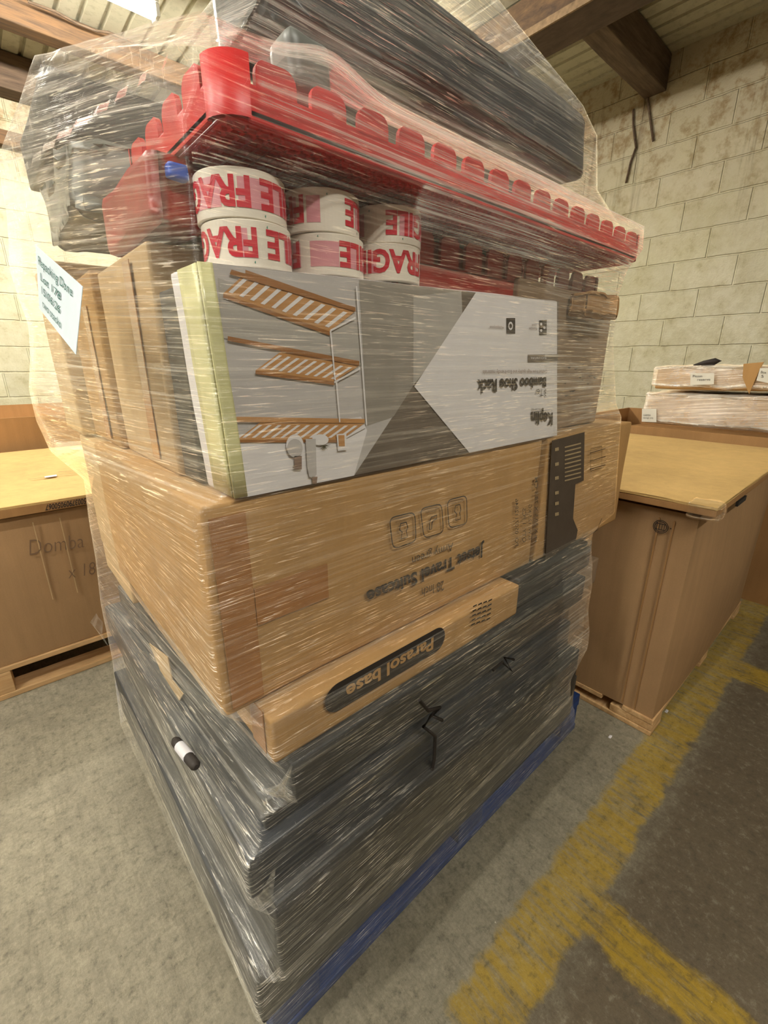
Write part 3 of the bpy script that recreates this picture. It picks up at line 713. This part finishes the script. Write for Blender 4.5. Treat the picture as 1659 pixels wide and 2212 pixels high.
# ------------------------------------------------------------------ the film
def film_mat(name, veil=.18, streak=.5, gloss=.16, rough=.13, diag=True):
    m = bpy.data.materials.new(name); m.use_nodes = True; nt = m.node_tree; nt.nodes.clear()
    out = N(nt, 'ShaderNodeOutputMaterial'); uv = N(nt, 'ShaderNodeUVMap').outputs[0]
    at = N(nt, 'ShaderNodeAttribute'); at.attribute_name = 'haze'; hz = at.outputs['Fac']
    wob = noise_(nt, uv, 3, 3)
    a = noise_(nt, uv, 1, 4, .6, mp=(1.3, 130, 1), dist=.15)
    b = noise_(nt, uv, 1, 5, .7, mp=(4, 480, 1), dist=.1)
    c = noise_(nt, uv, 1, 4, .6, rot=(0, 0, math.radians(9)), mp=(2.2, 200, 1))
    d = noise_(nt, uv, 1, 4, .6, rot=(0, 0, math.radians(-22)), mp=(4, 90, 1), dist=.4)
    big = noise_(nt, uv, 4, 4, .6)
    s1 = ramp(nt, a, .52, .68); s2 = ramp(nt, b, .55, .72); s3 = ramp(nt, c, .54, .70); s4 = ramp(nt, d, .57, .70)
    s = math_(nt, 'ADD', math_(nt, 'MULTIPLY', s1, .45), math_(nt, 'ADD', math_(nt, 'MULTIPLY', s2, .6), math_(nt, 'ADD', math_(nt, 'MULTIPLY', s3, .35), math_(nt, 'MULTIPLY', s4, .25))))
    patch = ramp(nt, big, .3, .7, .45, 1.25)
    vf = math_(nt, 'MULTIPLY', math_(nt, 'ADD', veil, math_(nt, 'MULTIPLY', s, streak)), math_(nt, 'MULTIPLY', hz, patch), clamp=True)  # pale streaks painted in as the film's reflections, with its own haze
    bp = N(nt, 'ShaderNodeBump'); bp.inputs['Strength'].default_value = .9; bp.inputs['Distance'].default_value = .004
    hgt = math_(nt, 'ADD', math_(nt, 'MULTIPLY', a, 1.0), math_(nt, 'ADD', math_(nt, 'MULTIPLY', c, .7), math_(nt, 'ADD', math_(nt, 'MULTIPLY', d, .8), math_(nt, 'ADD', math_(nt, 'MULTIPLY', b, .18), math_(nt, 'MULTIPLY', big, 2.5)))))
    L(nt, hgt, bp.inputs['Height'])
    tr = N(nt, 'ShaderNodeBsdfTransparent'); tr.inputs[0].default_value = (.93, .93, .925, 1)
    di = N(nt, 'ShaderNodeBsdfDiffuse'); di.inputs[0].default_value = (.80, .77, .70, 1)
    tl = N(nt, 'ShaderNodeBsdfTranslucent'); tl.inputs[0].default_value = (.80, .77, .70, 1)
    dm = N(nt, 'ShaderNodeMixShader'); dm.inputs[0].default_value = .35; L(nt, di.outputs[0], dm.inputs[1]); L(nt, tl.outputs[0], dm.inputs[2])
    m1 = N(nt, 'ShaderNodeMixShader'); L(nt, vf, m1.inputs[0]); L(nt, tr.outputs[0], m1.inputs[1]); L(nt, dm.outputs[0], m1.inputs[2])
    gl = N(nt, 'ShaderNodeBsdfGlossy'); gl.inputs['Roughness'].default_value = rough; L(nt, bp.outputs[0], gl.inputs['Normal'])
    lw = N(nt, 'ShaderNodeLayerWeight'); lw.inputs[0].default_value = .35; L(nt, bp.outputs[0], lw.inputs['Normal'])
    gf = math_(nt, 'ADD', math_(nt, 'MULTIPLY', lw.outputs['Fresnel'], .45), math_(nt, 'ADD', gloss*.12, math_(nt, 'MULTIPLY', s, gloss)), clamp=True)
    cg = N(nt, 'ShaderNodeCombineColor'); [L(nt, gf, cg.inputs[i]) for i in range(3)]; L(nt, cg.outputs[0], gl.inputs[0])
    m2 = N(nt, 'ShaderNodeAddShader'); L(nt, m1.outputs[0], m2.inputs[0]); L(nt, gl.outputs[0], m2.inputs[1])
    # crisp creases that catch the lamps
    e = noise_(nt, uv, 1, 3, .6, rot=(0, 0, math.radians(7)), mp=(15, 400, 1), dist=.35)
    gk = noise_(nt, uv, 7, 3, .6)
    cr = math_(nt, 'MULTIPLY', ramp(nt, e, .57, .64), ramp(nt, gk, .40, .58), clamp=True)
    b2 = N(nt, 'ShaderNodeBump'); b2.inputs['Strength'].default_value = 1; b2.inputs['Distance'].default_value = .009
    L(nt, math_(nt, 'ADD', math_(nt, 'MULTIPLY', e, 1.2), math_(nt, 'MULTIPLY', d, 1.4)), b2.inputs['Height'])
    g2 = N(nt, 'ShaderNodeBsdfGlossy'); g2.inputs['Roughness'].default_value = .24; L(nt, b2.outputs[0], g2.inputs['Normal'])
    cg2 = N(nt, 'ShaderNodeCombineColor'); [L(nt, math_(nt, 'MULTIPLY', cr, 1.25), cg2.inputs[i]) for i in range(3)]; L(nt, cg2.outputs[0], g2.inputs[0])
    m3 = N(nt, 'ShaderNodeAddShader'); L(nt, m2.outputs[0], m3.inputs[0]); L(nt, g2.outputs[0], m3.inputs[1])
    L(nt, m3.outputs[0], out.inputs[0])
    return m
film = film_mat('stretch_film', veil=.05, streak=.55, gloss=.32, rough=.12)

def interp(tab, z):
    if z <= tab[0][0]: return tab[0][1:]
    for a, b_ in zip(tab, tab[1:]):
        if z <= b_[0]:
            t = (z-a[0])/max(1e-9, b_[0]-a[0]); return tuple(p_*(1-t)+q_*t for p_, q_ in zip(a[1:], b_[1:]))
    return tab[-1][1:]
near = [(.06, .150, .470), (.14, .146, .466), (.19, .128, .450), (.29, .132, .447), (.302, .160, .417), (.452, .160, .417), (.466, .139, .440), (.536, .139, .442), (.55, .168, .452),
        (.597, .172, .452), (.61, .213, .434), (.667, .213, .434), (.682, .197, .448), (.742, .195, .448), (.762, .153, .487), (.85, .150, .486), (1.038, .152, .488), (1.058, .192, .484),
        (1.28, .190, .484), (1.31, .190, .484), (1.40, .187, .470), (1.43, .200, .464), (1.470, .202, .464), (1.484, .212, .470)]
rp = []
for u, v, yy in [(1247, 1550, .480), (1247, 1530, .480), (1247, 1400, .475), (1283, 1340, .47), (1278, 1290, .47), (1288, 1230, .47), (1284, 1150, .48), (1332, 1105, .49), (1346, 900, .49), (1334, 870, .49), (1328, 730, .49), (1340, 640, .48), (1358, 585, .475), (1392, 540, .462), (1396, 490, .462), (1392, 475, .465)]:
    a = P(u, v, 'y', yy); rp.append((a.z, a.x, yy))
rp.sort()
lp = []
for u, v, yy in [(262, 1600, 1.52), (258, 1560, 1.5), (240, 1420, 1.46), (215, 1300, 1.38), (203, 1200, 1.36), (188, 1110, 1.32), (183, 1060, 1.28), (178, 1032, 1.2), (108, 975, 1.2), (78, 910, 1.2), (62, 840, 1.2), (65, 760, 1.2), (60, 700, 1.15), (38, 640, 1.15), (20, 580, 1.1), (18, 520, 1.1), (12, 450, 1.05), (0, 390, 1.0), (-5, 340, 1.0), (5, 310, 1.0), (40, 220, .95), (60, 150, .9), (72, 120, .88)]:
    a = P(u, v, 'y', yy); lp.append((a.z, a.x, yy))
lp.sort()
ZLT = lp[-1][0]
rings = []
NZ = 210; z0, z1 = .045, 1.484
for k in range(NZ+1):
    z = z0 + (z1-z0)*k/NZ
    nx, ny = interp(near, z); rx, ry = interp(rp, z)
    if z < 1.045: rx, ry = rx*ny/ry, ny
    zl = z if z < 1.1 else 1.1 + (z-1.1)*(ZLT-1.1)/(z1-1.1)
    lx, ly = interp(lp, zl)
    if k < 3: lx += 0
    rings.append((Vector((nx, ny, z)), Vector((rx, ry, z)), Vector((rx, 1.46, (z+zl)/2)), Vector((lx, ly, zl))))
# over the red tray and up around the black bundle
for t, (n_, r_, b2, l_) in enumerate([
    ((.27, .54, 1.50), (1.27, .55, 1.51), (1.28, 1.40, 1.63), tuple(P(375, 86, 'y', .78))),
    ((.345, .60, 1.61), (1.235, .61, 1.60), (1.24, .90, 1.66), tuple(P(400, 62, 'y', .78))),
    ((.352, .604, 1.68), (1.20, .61, 1.70), (1.20, .86, 1.70), tuple(P(440, 25, 'y', .78))),
    ((.36, .61, 1.745), (1.15, .625, 1.745), (1.16, .83, 1.745), tuple(P(478, -8, 'y', .80))),
    ((.52, .66, 1.84), (.80, .66, 1.84), (.80, .80, 1.84), (.52, .80, 1.84)),
    ((.62, .70, 1.87), (.66, .70, 1.87), (.66, .76, 1.87), (.62, .76, 1.87))]):
    prev = rings[-1]; cur = tuple(Vector(q) for q in (n_, r_, b2, l_)); m_ = 10
    for s in range(1, m_+1):
        f_ = s/m_; rings.append(tuple(a*(1-f_)+b_*f_ for a, b_ in zip(prev, cur)))
NS = (150, 60, 80, 130)           # N->R, R->B, B->L, L->N
def ringpts(rg):
    pts = []; us = []; u = 0
    Nn, Rr, Bb, Ll = rg; cs = [Nn, Rr, Bb, Ll]; out = []
    for i in range(4):
        a, b_ = cs[i], cs[(i+1) % 4]; n = NS[i]
        for s in range(n):
            t = s/n
            if i == 2 and Ll.y < 1.44 and Ll.z > 1.0 and Ll.z < 1.70 and Ll.x < .30:     # round the rear corner of the load
                k_ = 1.45/Ll.y; far = Vector((Ll.x*k_+.006, 1.45, Ll.z))
                out.append((a.lerp(far, t/.6) if t < .6 else far.lerp(b_, (t-.6)/.4), i, t)); continue
            out.append((a.lerp(b_, t), i, t))
    # round the corners by a small smoothing
    P_ = [o[0] for o in out]
    for _ in range(2): P_ = [(P_[i-1]+P_[i]*2+P_[(i+1) % len(P_)])/4 for i in range(len(P_))]
    return [(q, o[1], o[2]) for q, o in zip(P_, out)]
bm = bmesh.new(); uvl = bm.loops.layers.uv.new('UVMap'); hzl = bm.verts.layers.float.new('haze')
grid = []
for k, rg in enumerate(rings):
    rp_ = ringpts(rg); row = []; u = 0; prevp = None
    vv = k*.007
    for q, i, t in rp_:
        if prevp is not None: u += (q-prevp).length
        prevp = q
        # gentle pillowing and wrinkles between the corners
        bul = math.sin(math.pi*t) if i in (0, 3) else 0
        nz = noise.noise(Vector((u*3, q.z*14, i*5.0)))*.5 + noise.noise(Vector((u*2, q.z*60, 9)))*.22
        amp = .004 if q.z < 1.05 else (.010 if i == 3 else .006)
        if q.z > 1.5: amp = .012
        c0 = Vector((.75, .95, q.z)); dirn = (q-c0); dirn.z = 0; dirn.normalize()
        q2 = q + dirn*(nz*amp*min(1, bul*3+.1))
        if i == 3 and 1.1 < q.z < 1.46: q2.x -= .012*bul
        if i == 0 and q.z > 1.44 and q.z < 1.56 and t < .5:
            g_ = math.exp(-((q2.x-P(672, 66, 'y', .50).x)/.05)**2); q2.z += .018*g_*min(1, max(0, (q.z-1.44)/.04))*max(0, min(1, (.56-q2.y)/.06))
        vt = bm.verts.new(q2)
        h = .55
        if i == 3: h = (1.1 if q.z < 1.30 else 1.6) if q.z > 1.05 else (.8 if q.z > .7 else 1.1)
        if i == 3 and q.z > 1.30 and t > .93: h = .4
        if i == 0:
            h = .50 if q.z < 1.05 else .50
            if q.z < .68: h = .34
            if q.z > 1.37: h = 2.6 - .8*abs(t-.5)
            if q.z > 1.3 and t < .06: h = .3
            if 1.05 < q.z < 1.42 and t > .66: h = 1.9
            if q.z < .75 and t > .82: h = 1.2
            if 1.30 < q.z < 1.42 and t < .3: h = .22
            if q.z > 1.50: h = 1.25
        if i in (1, 2): h = .25
        vt[hzl] = h
        row.append((vt, u, vv))
    grid.append(row)
for r0, r1 in zip(grid, grid[1:]):
    n = len(r0)
    for s in range(n):
        j = (s+1) % n
        f = bm.faces.new((r0[s][0], r0[j][0], r1[j][0], r1[s][0])); f.smooth = True
        uu = [(r0[s][1], r0[s][2]), (r0[j][1] if j else r0[s][1]+.01, r0[j][2]), (r1[j][1] if j else r1[s][1]+.01, r1[j][2]), (r1[s][1], r1[s][2])]
        for lo, q in zip(f.loops, uu): lo[uvl].uv = q
fo = link('stretch_wrap', bm, film)
tag(fo, 'clear streaky plastic stretch film wrapped around the whole pallet load', 'plastic film')

# loose film tails
def tail(name, pts, wd, seed=0):
    bm = bmesh.new(); uvl = bm.loops.layers.uv.new('UVMap'); hl = bm.verts.layers.float.new('haze'); rws = []
    n = len(pts)
    for i, (a, b_) in enumerate(pts):
        a, b_ = Vector(a), Vector(b_); rw = []
        for s in range(9):
            q = a.lerp(b_, s/8); q += noise.noise_vector(q*60+Vector((seed, 0, 0)))*.004
            v = bm.verts.new(q); v[hl] = .8; rw.append(v)
        rws.append(rw)
    for i, (A, Bq) in enumerate(zip(rws, rws[1:])):
        for s in range(8):
            f = bm.faces.new((A[s], A[s+1], Bq[s+1], Bq[s])); f.smooth = True
            for lo, q in zip(f.loops, ((s*.01, i*.02), (s*.01+.01, i*.02), (s*.01+.01, i*.02+.02), (s*.01, i*.02+.02))): lo[uvl].uv = q
    return link(name, bm, film, fo)
Y_ = .43
tail('loose_tail', [(P(627, 1655, 'y', .432), P(632, 1655, 'y', .46)), (P(600, 1690, 'y', .43), P(628, 1700, 'y', .46)), (P(560, 1712, 'y', .44), P(641, 1738, 'y', .43))], .02, 1)
tail('loose_tail', [(P(545, 1955, 'y', .45), P(597, 1962, 'y', .42)), (P(560, 1940, 'y', .44), P(590, 1945, 'y', .42)), (P(590, 1880, 'y', .42), P(598, 1875, 'y', .42))], .02, 2)
tail('loose_tail', [(P(1205, 232, 'y', .60), P(1215, 255, 'y', .60)), (P(1235, 228, 'y', .59), P(1238, 262, 'y', .59)), (P(1252, 222, 'y', .58), P(1256, 252, 'y', .58))], .02, 3)
tail('loose_tail', [(P(205, 1325, 'y', 1.36), P(225, 1345, 'y', 1.36)), (P(195, 1345, 'y', 1.34), P(220, 1370, 'y', 1.34)), (P(215, 1370, 'y', 1.34), P(235, 1400, 'y', 1.34))], .02, 4)

# note taped on the film
def paper_thick(q, nrm, name, label, lines, mat=paper, im=greenink, bold=0, cat='paper note', thick=.0006):
    bm = bmesh.new(); n = 8; q = [Vector(a) for a in q]; nrm = Vector(nrm)
    g = [[bm.verts.new((q[0].lerp(q[1], i/n)).lerp(q[3].lerp(q[2], i/n), j/n) + nrm*noise.noise(Vector((i*.6, j*.6, 2)))*.003*.0) for i in range(n+1)] for j in range(n+1)]
    for j in range(n):
        for i in range(n): bm.faces.new((g[j][i], g[j][i+1], g[j+1][i+1], g[j+1][i]))
    e = bmesh.ops.extrude_face_region(bm, geom=bm.faces[:]); bmesh.ops.translate(bm, vec=-nrm*thick, verts=[x for x in e['geom'] if isinstance(x, bmesh.types.BMVert)])
    r = link(name, bm, mat)
    tag(r, label, cat)
    if lines:
        bm = bmesh.new()
        def at(s, t): return (q[0].lerp(q[1], s)).lerp(q[3].lerp(q[2], s), t) + nrm*.0012
        for txt, s0, s1, t0, t1, tilt in lines: text_quad(bm, txt, [at(s0, t1), at(s1, t1+tilt), at(s1, t0+tilt), at(s0, t0)], bold)
        link('handwriting', bm, im, r)
    return r
def pf(u, v, yy): return P(u, v, 'y', yy)
nq = [pf(84, 531, .86), pf(187, 621, .665), pf(172, 767, .665), pf(92, 668, .86)]
nn = (nq[1]-nq[0]).cross(nq[3]-nq[0]).normalized()
if nn.dot(Vector((0, 0, CH))-nq[0]) < 0: nn = -nn
shift = nn*.0
paper_thick([a+nn*.004 for a in nq], nn, 'paper_note', 'white handwritten paper note taped at the left side of the wrapped stack',
            [('Repacking Done', .08, .85, .12, .26, .0), ('Lot 178', .12, .62, .36, .48, .0), ('15/06/26', .14, .62, .56, .68, .0), ('two stacks', .15, .65, .76, .88, .0)])

# ------------------------------------------------------------------ gaylord boxes
def gaylord(name, x0, x1, y0, y1, z0, z1, label, seed=0, bulge=.02, mat=card_g):
    r = empty(name, ((x0+x1)/2, (y0+y1)/2, z0), label, 'bulk box'); bm = bmesh.new()
    n = 28; m_ = 14; t = .012; rws = []
    per = []
    for i in range(n): per.append((x0+(x1-x0)*i/n, y0, 0, -1, i/n))
    for i in range(n): per.append((x1, y0+(y1-y0)*i/n, 1, 0, i/n))
    for i in range(n): per.append((x1-(x1-x0)*i/n, y1, 0, 1, i/n))
    for i in range(n): per.append((x0, y1-(y1-y0)*i/n, -1, 0, i/n))
    for j in range(m_+1):
        f = j/m_; z = z0+(z1-z0)*f; row = []
        for (x, y, ax, ay, s) in per:
            b_ = bulge*math.sin(math.pi*s)*math.sin(math.pi*(f*.85+.1)) + .004*noise.noise(Vector((x*4, y*4, z*2+seed)))
            row.append(bm.verts.new((x+ax*b_, y+ay*b_, z)))
        rws.append(row)
    inner = [bm.verts.new((v.co.x + (t if v.co.x < (x0+x1)/2 else -t)*(abs(v.co.x-(x0+x1)/2) > (x1-x0)/2-.03), v.co.y + (t if v.co.y < (y0+y1)/2 else -t)*(abs(v.co.y-(y0+y1)/2) > (y1-y0)/2-.03), z1)) for v in rws[-1]]
    low = [bm.verts.new((v.co.x, v.co.y, z1-.12)) for v in inner]
    rws += [inner, low]
    for A, Bq in zip(rws, rws[1:]):
        for i in range(len(A)):
            f = bm.faces.new((A[i], A[(i+1) % len(A)], Bq[(i+1) % len(A)], Bq[i])); f.smooth = False
    bm.faces.new(low); bm.faces.new(list(reversed(rws[0])))
    link('body', bm, mat, r)
    return r
# right one
gr = gaylord('bulk_carton', 1.475, 2.66, .305, 1.42, .065, .785, 'tall brown cardboard bulk box on a wooden pallet right of the wrapped stack', 1, .03)
p = prints(gr, 'printed_stamp', [ink]); cc = P(1427, 1138, 'x', 1.462); r_ = .020
for rad in (r_, r_*.80): ribbon(p['bm'], [cc+Vector((0, math.cos(q)*rad, math.sin(q)*rad*1.0)) for q in [2*math.pi*s/24 for s in range(24)]], .0022, (-1, 0, 0), closed=True)
for s in (-.5, -.17, .17, .5): ribbon(p['bm'], [cc+Vector((0, s*r_, -.4*r_)), cc+Vector((0, s*r_, .4*r_))], .0016, (-1, 0, 0))
for s in (-1, 1): ribbon(p['bm'], [cc+Vector((0, -.6*r_, s*.45*r_)), cc+Vector((0, .6*r_, s*.45*r_))], .0025, (-1, 0, 0))
cc2 = P(1449, 1142, 'x', 1.462); poly(p['bm'], [cc2+Vector((0, math.cos(q)*.002, math.sin(q)*.002)) for q in [2*math.pi*s/8 for s in range(8)]])
done(p)
for yy in (.36, .40):
    B('crease', (1.4625, 1.466, yy, yy+.004, .08, .76), card_d, gr)
hc = P(1600, 1068, 'y', .28); B('notch_shade', (hc.x-.05, hc.x+.06, .272, .279, hc.z-.03, min(hc.z+.02, .78)), ink, gr)  # black slab painted in for the shaded notch under the lid
def lid(name, x0, x1, y0, y1, z, label, h=.045, drop=.0):
    r = empty(name, ((x0+x1)/2, (y0+y1)/2, z-h), label, 'box lid')
    bm = bmesh.new(); bbox(bm, x0, x1, y0, y1, z-.01, z, bev=.003, cuts=10, wob=.003, seed=3, wl=3); link('top_panel', bm, card_lid, r)
    for dims in ((x0, x0+.008, y0, y1), (x1-.008, x1, y0, y1), (x0+.008, x1-.008, y0, y0+.008), (x0+.008, x1-.008, y1-.008, y1)):
        bm = bmesh.new(); bbox(bm, *dims, z-h, z-.009, bev=.002, cuts=4, wob=.002, seed=5, wl=4); link('side_flap', bm, card_d, r)
    return r
lr = lid('carton_lid', 1.43, 2.70, .262, 1.45, .832, 'light tan cardboard lid sitting loosely on the right bulk box', .03)
# crumpled clear tape at its near corner
tl_ = []
bm = bmesh.new(); uvl = bm.loops.layers.uv.new('UVMap'); hl = bm.verts.layers.float.new('haze')
bbox(bm, 1.422, 1.50, .252, .33, .79, .838, bev=.01, cuts=6, wob=.006, seed=5, wl=40)
for v in bm.verts: v[hl] = .5
link('clear_tape', bm, film, lr)
def low_pallet(x0, x1, y0, y1, label, name='wooden_pallet', h=.065):
    r = empty(name, ((x0+x1)/2, (y0+y1)/2, 0), label, 'pallet')
    for i in range(3):
        x = x0+(x1-x0-.1)*i/2; B('base_board', (x, x+.1, y0, y1, 0, .018), wood_p, r, bev=.003)
        for j in range(3):
            y = y0+(y1-y0-.14)*j/2; B('block', (x+.002, x+.098, y, y+.14, .018, h-.018), wood_p, r, bev=.004)
    for i in range(7):
        y = y0+(y1-y0-.1)*i/6; B('deck_board', (x0, x1, y, y+.1, h-.018, h), wood_p, r, bev=.003)
    return r
low_pallet(1.468, 2.67, .30, 1.42, 'low natural wood pallet under the right bulk box')
# behind it
gaylord('bulk_carton', 2.86, 4.05, .20, 1.50, .0, .855, 'second open brown bulk box standing behind the lidded one at the right', 5, .02, card_d)
# wrapped cartons on the second box
wfilm = film_mat('shiny_wrap', .30, .45, 1.1, .22)  # pale veil mixed into the colour in place of whitish glare
def wrapped(dims, label, seed, kraft=True):
    x0, x1, y0, y1, z0, z1 = dims; c = ((x0+x1)/2, (y0+y1)/2, z0)
    r = empty('wrapped_carton', c, label, 'wrapped carton')
    bm = bmesh.new(); bbox(bm, *dims, bev=.01, cuts=6, wob=.008, seed=seed, wl=5); link('body', bm, card, r, loc=c)
    bm = bmesh.new(); uvl = bm.loops.layers.uv.new('UVMap'); hl = bm.verts.layers.float.new('haze')
    bbox(bm, x0-.014, x1+.014, y0-.014, y1+.014, z0+.004, z1+.012, bev=.02, seg=3, cuts=12, wob=.012, seed=seed+9, wl=9)
    for v in bm.verts: v[hl] = 1.3
    for f in bm.faces:
        for lo in f.loops: lo[uvl].uv = ((lo.vert.co.y+lo.vert.co.x)*1.0, lo.vert.co.z*1.1+lo.vert.co.y*.12)
        f.smooth = True
    link('plastic_wrap', bm, wfilm, r)
    return r
y_l = P(1385, 880, 'x', 2.9).y
wr1 = wrapped((2.92, 3.55, .05, y_l-.02, .872, 1.035), 'lower film-wrapped brown carton on the rear bulk box, white label at its left end', 31)
wr2 = wrapped((2.94, 3.50, .05, y_l-.035, 1.068, 1.18), 'upper film-wrapped brown carton stacked against the right block wall side', 35)
carton('flap_carton', (3.05, 3.4, .25, .5, 1.195, 1.215), card_d, 'small folded cardboard flap lying on the upper wrapped carton', 'cardboard', seed=2)
def xq(pts, x): return [P(u, v, 'x', x) for u, v in pts]
blk = flat('note_white', 'DAD8CE', .6, .03)
paper_thick(xq([(1387, 883), (1418, 883), (1418, 912), (1386, 911)], 2.895), (-1, 0, 0), 'paper_label', 'small square white label on the lower wrapped carton at the right', [('GARFISH', .1, .6, .42, .56, 0), ('storage only', .1, .8, .62, .74, 0)], blk, ink, 0, 'paper label')
paper_thick(xq([(1492, 806), (1543, 806), (1542, 830), (1491, 832)], 2.895), (-1, 0, 0), 'paper_label', 'wide white label in the middle of the upper wrapped carton', [('Picon', .1, .5, .15, .35, 0), ('reserve', .3, .85, .45, .65, 0)], blk, ink, 0, 'paper label')
paper_thick(xq([(1642, 795), (1662, 795), (1662, 828), (1634, 822)], 2.895), (-1, 0, 0), 'paper_label', 'white label cut by the right picture edge on the upper wrapped carton', [('Box', .2, .7, .2, .4, 0), ('5', .3, .5, .5, .7, 0)], blk, ink, 0, 'paper label')
bm = bmesh.new(); poly(bm, xq([(1606, 786), (1650, 782), (1640, 800), (1618, 851), (1604, 815)], 2.90))
e = bmesh.ops.extrude_face_region(bm, geom=bm.faces[:]); bmesh.ops.translate(bm, vec=(.008, 0, 0), verts=[x for x in e['geom'] if isinstance(x, bmesh.types.BMVert)])
tag(link('brown_flap', bm, card), 'bare pointed brown flap showing through the wrap of the upper carton at the right', 'cardboard flap')
bm = bmesh.new(); tube(bm, xq([(1498, 789), (1520, 784), (1545, 780), (1558, 779), (1540, 787), (1515, 790)], 2.99), [.004, .012, .016, .004, .01, .004], 8)
tag(link('black_strap', bm, ink), 'black crumpled strap lying on top of the upper wrapped carton', 'strap')

# left gaylord
xl = P(0, 1480, 'y', 1.972).x
gl_ = gaylord('bulk_carton', -.75, .45, 1.985, 3.15, .134, .685, 'brown bulk box with pencil writing on a wooden pallet at the left', 8, .018)
T(gl_, 'Domba', Q([(64, 1200), (182, 1182), (180, 1152), (64, 1165)], 'y', 1.962), -.012, pencil, 'pencil_writing')
T(gl_, 'x 18', Q([(148, 1250), (206, 1240), (206, 1212), (148, 1222)], 'y', 1.962), -.012, pencil, 'pencil_writing')
for u in (75, 135): B('crease', (P(u, 1150, 'y', 1.97).x, P(u, 1150, 'y', 1.97).x+.003, 1.962, 1.966, .35, .66), card_l, gl_)
lr2 = lid('carton_lid', -.80, .50, 1.95, 3.22, .735, 'pale yellow-tan cardboard lid with printed number on the left bulk box', .040)
T(lr2, '50037909050067', [P(186, 1076, 'y', 1.945), P(98, 1091, 'y', 1.945), P(98, 1103, 'y', 1.945), P(186, 1088, 'y', 1.945)], .02, ink, 'printed_number')
p = prints(lr2, 'printed_marks', [ink_soft, white_])
poly(p['bm'], [P(*q, 'z', .741) for q in [(96, 1029), (122, 1025), (123, 1028), (97, 1032)]], 1)
for v, a, b_ in ((1020, 125, 190), (1026, 128, 185), (1035, 60, 125)): ribbon(p['bm'], [P(a, v, 'z', .741), P(b_, v-6, 'z', .741)], .004, (0, 0, 1))
done(p)
r = empty('wooden_pallet', (-.15, 2.55, 0), 'natural wood pallet with bottom boards under the left bulk box', 'pallet')
for i in range(3):
    y = 1.972+(1.2-.1)*i/2
    B('base_board', (-.78, .48, y, y+.1, 0, .022), wood_p, r, bev=.003); B('deck_board', (-.78, .48, y, y+.1, .112, .132), wood_p, r, bev=.003)
    for j in range(3):
        x = -.78+(1.26-.06)*j/2; B('block', (x, x+.06, y+.002, y+.098, .022, .112), wood_p, r, bev=.003)
for i in range(2): B('deck_board', (-.78, .48, 2.23+i*.55, 2.33+i*.55, .112, .132), wood_p, r, bev=.003)
gaylord('bulk_carton', -.7, .7, 3.32, 4.4, 0, .91, 'brown bulk box behind the left lidded box, against the far block wall', 12, .02, card_d)
# small litter on the floor
for (u, v), lb in (((1440, 1537), 'white paper crumb on the yellow line beside the right pallet'), ((1318, 1592), 'white crumb on the concrete below the right wooden pallet')):
    a = P(u, v, 'z', 0); bm = bmesh.new(); bbox(bm, a.x-.008, a.x+.008, a.y-.004, a.y+.004, 0, .003, bev=.001, cuts=2, wob=.002, seed=3, wl=200)
    tag(link('paper_crumb', bm, white_, loc=tuple(a)), lb, 'litter')
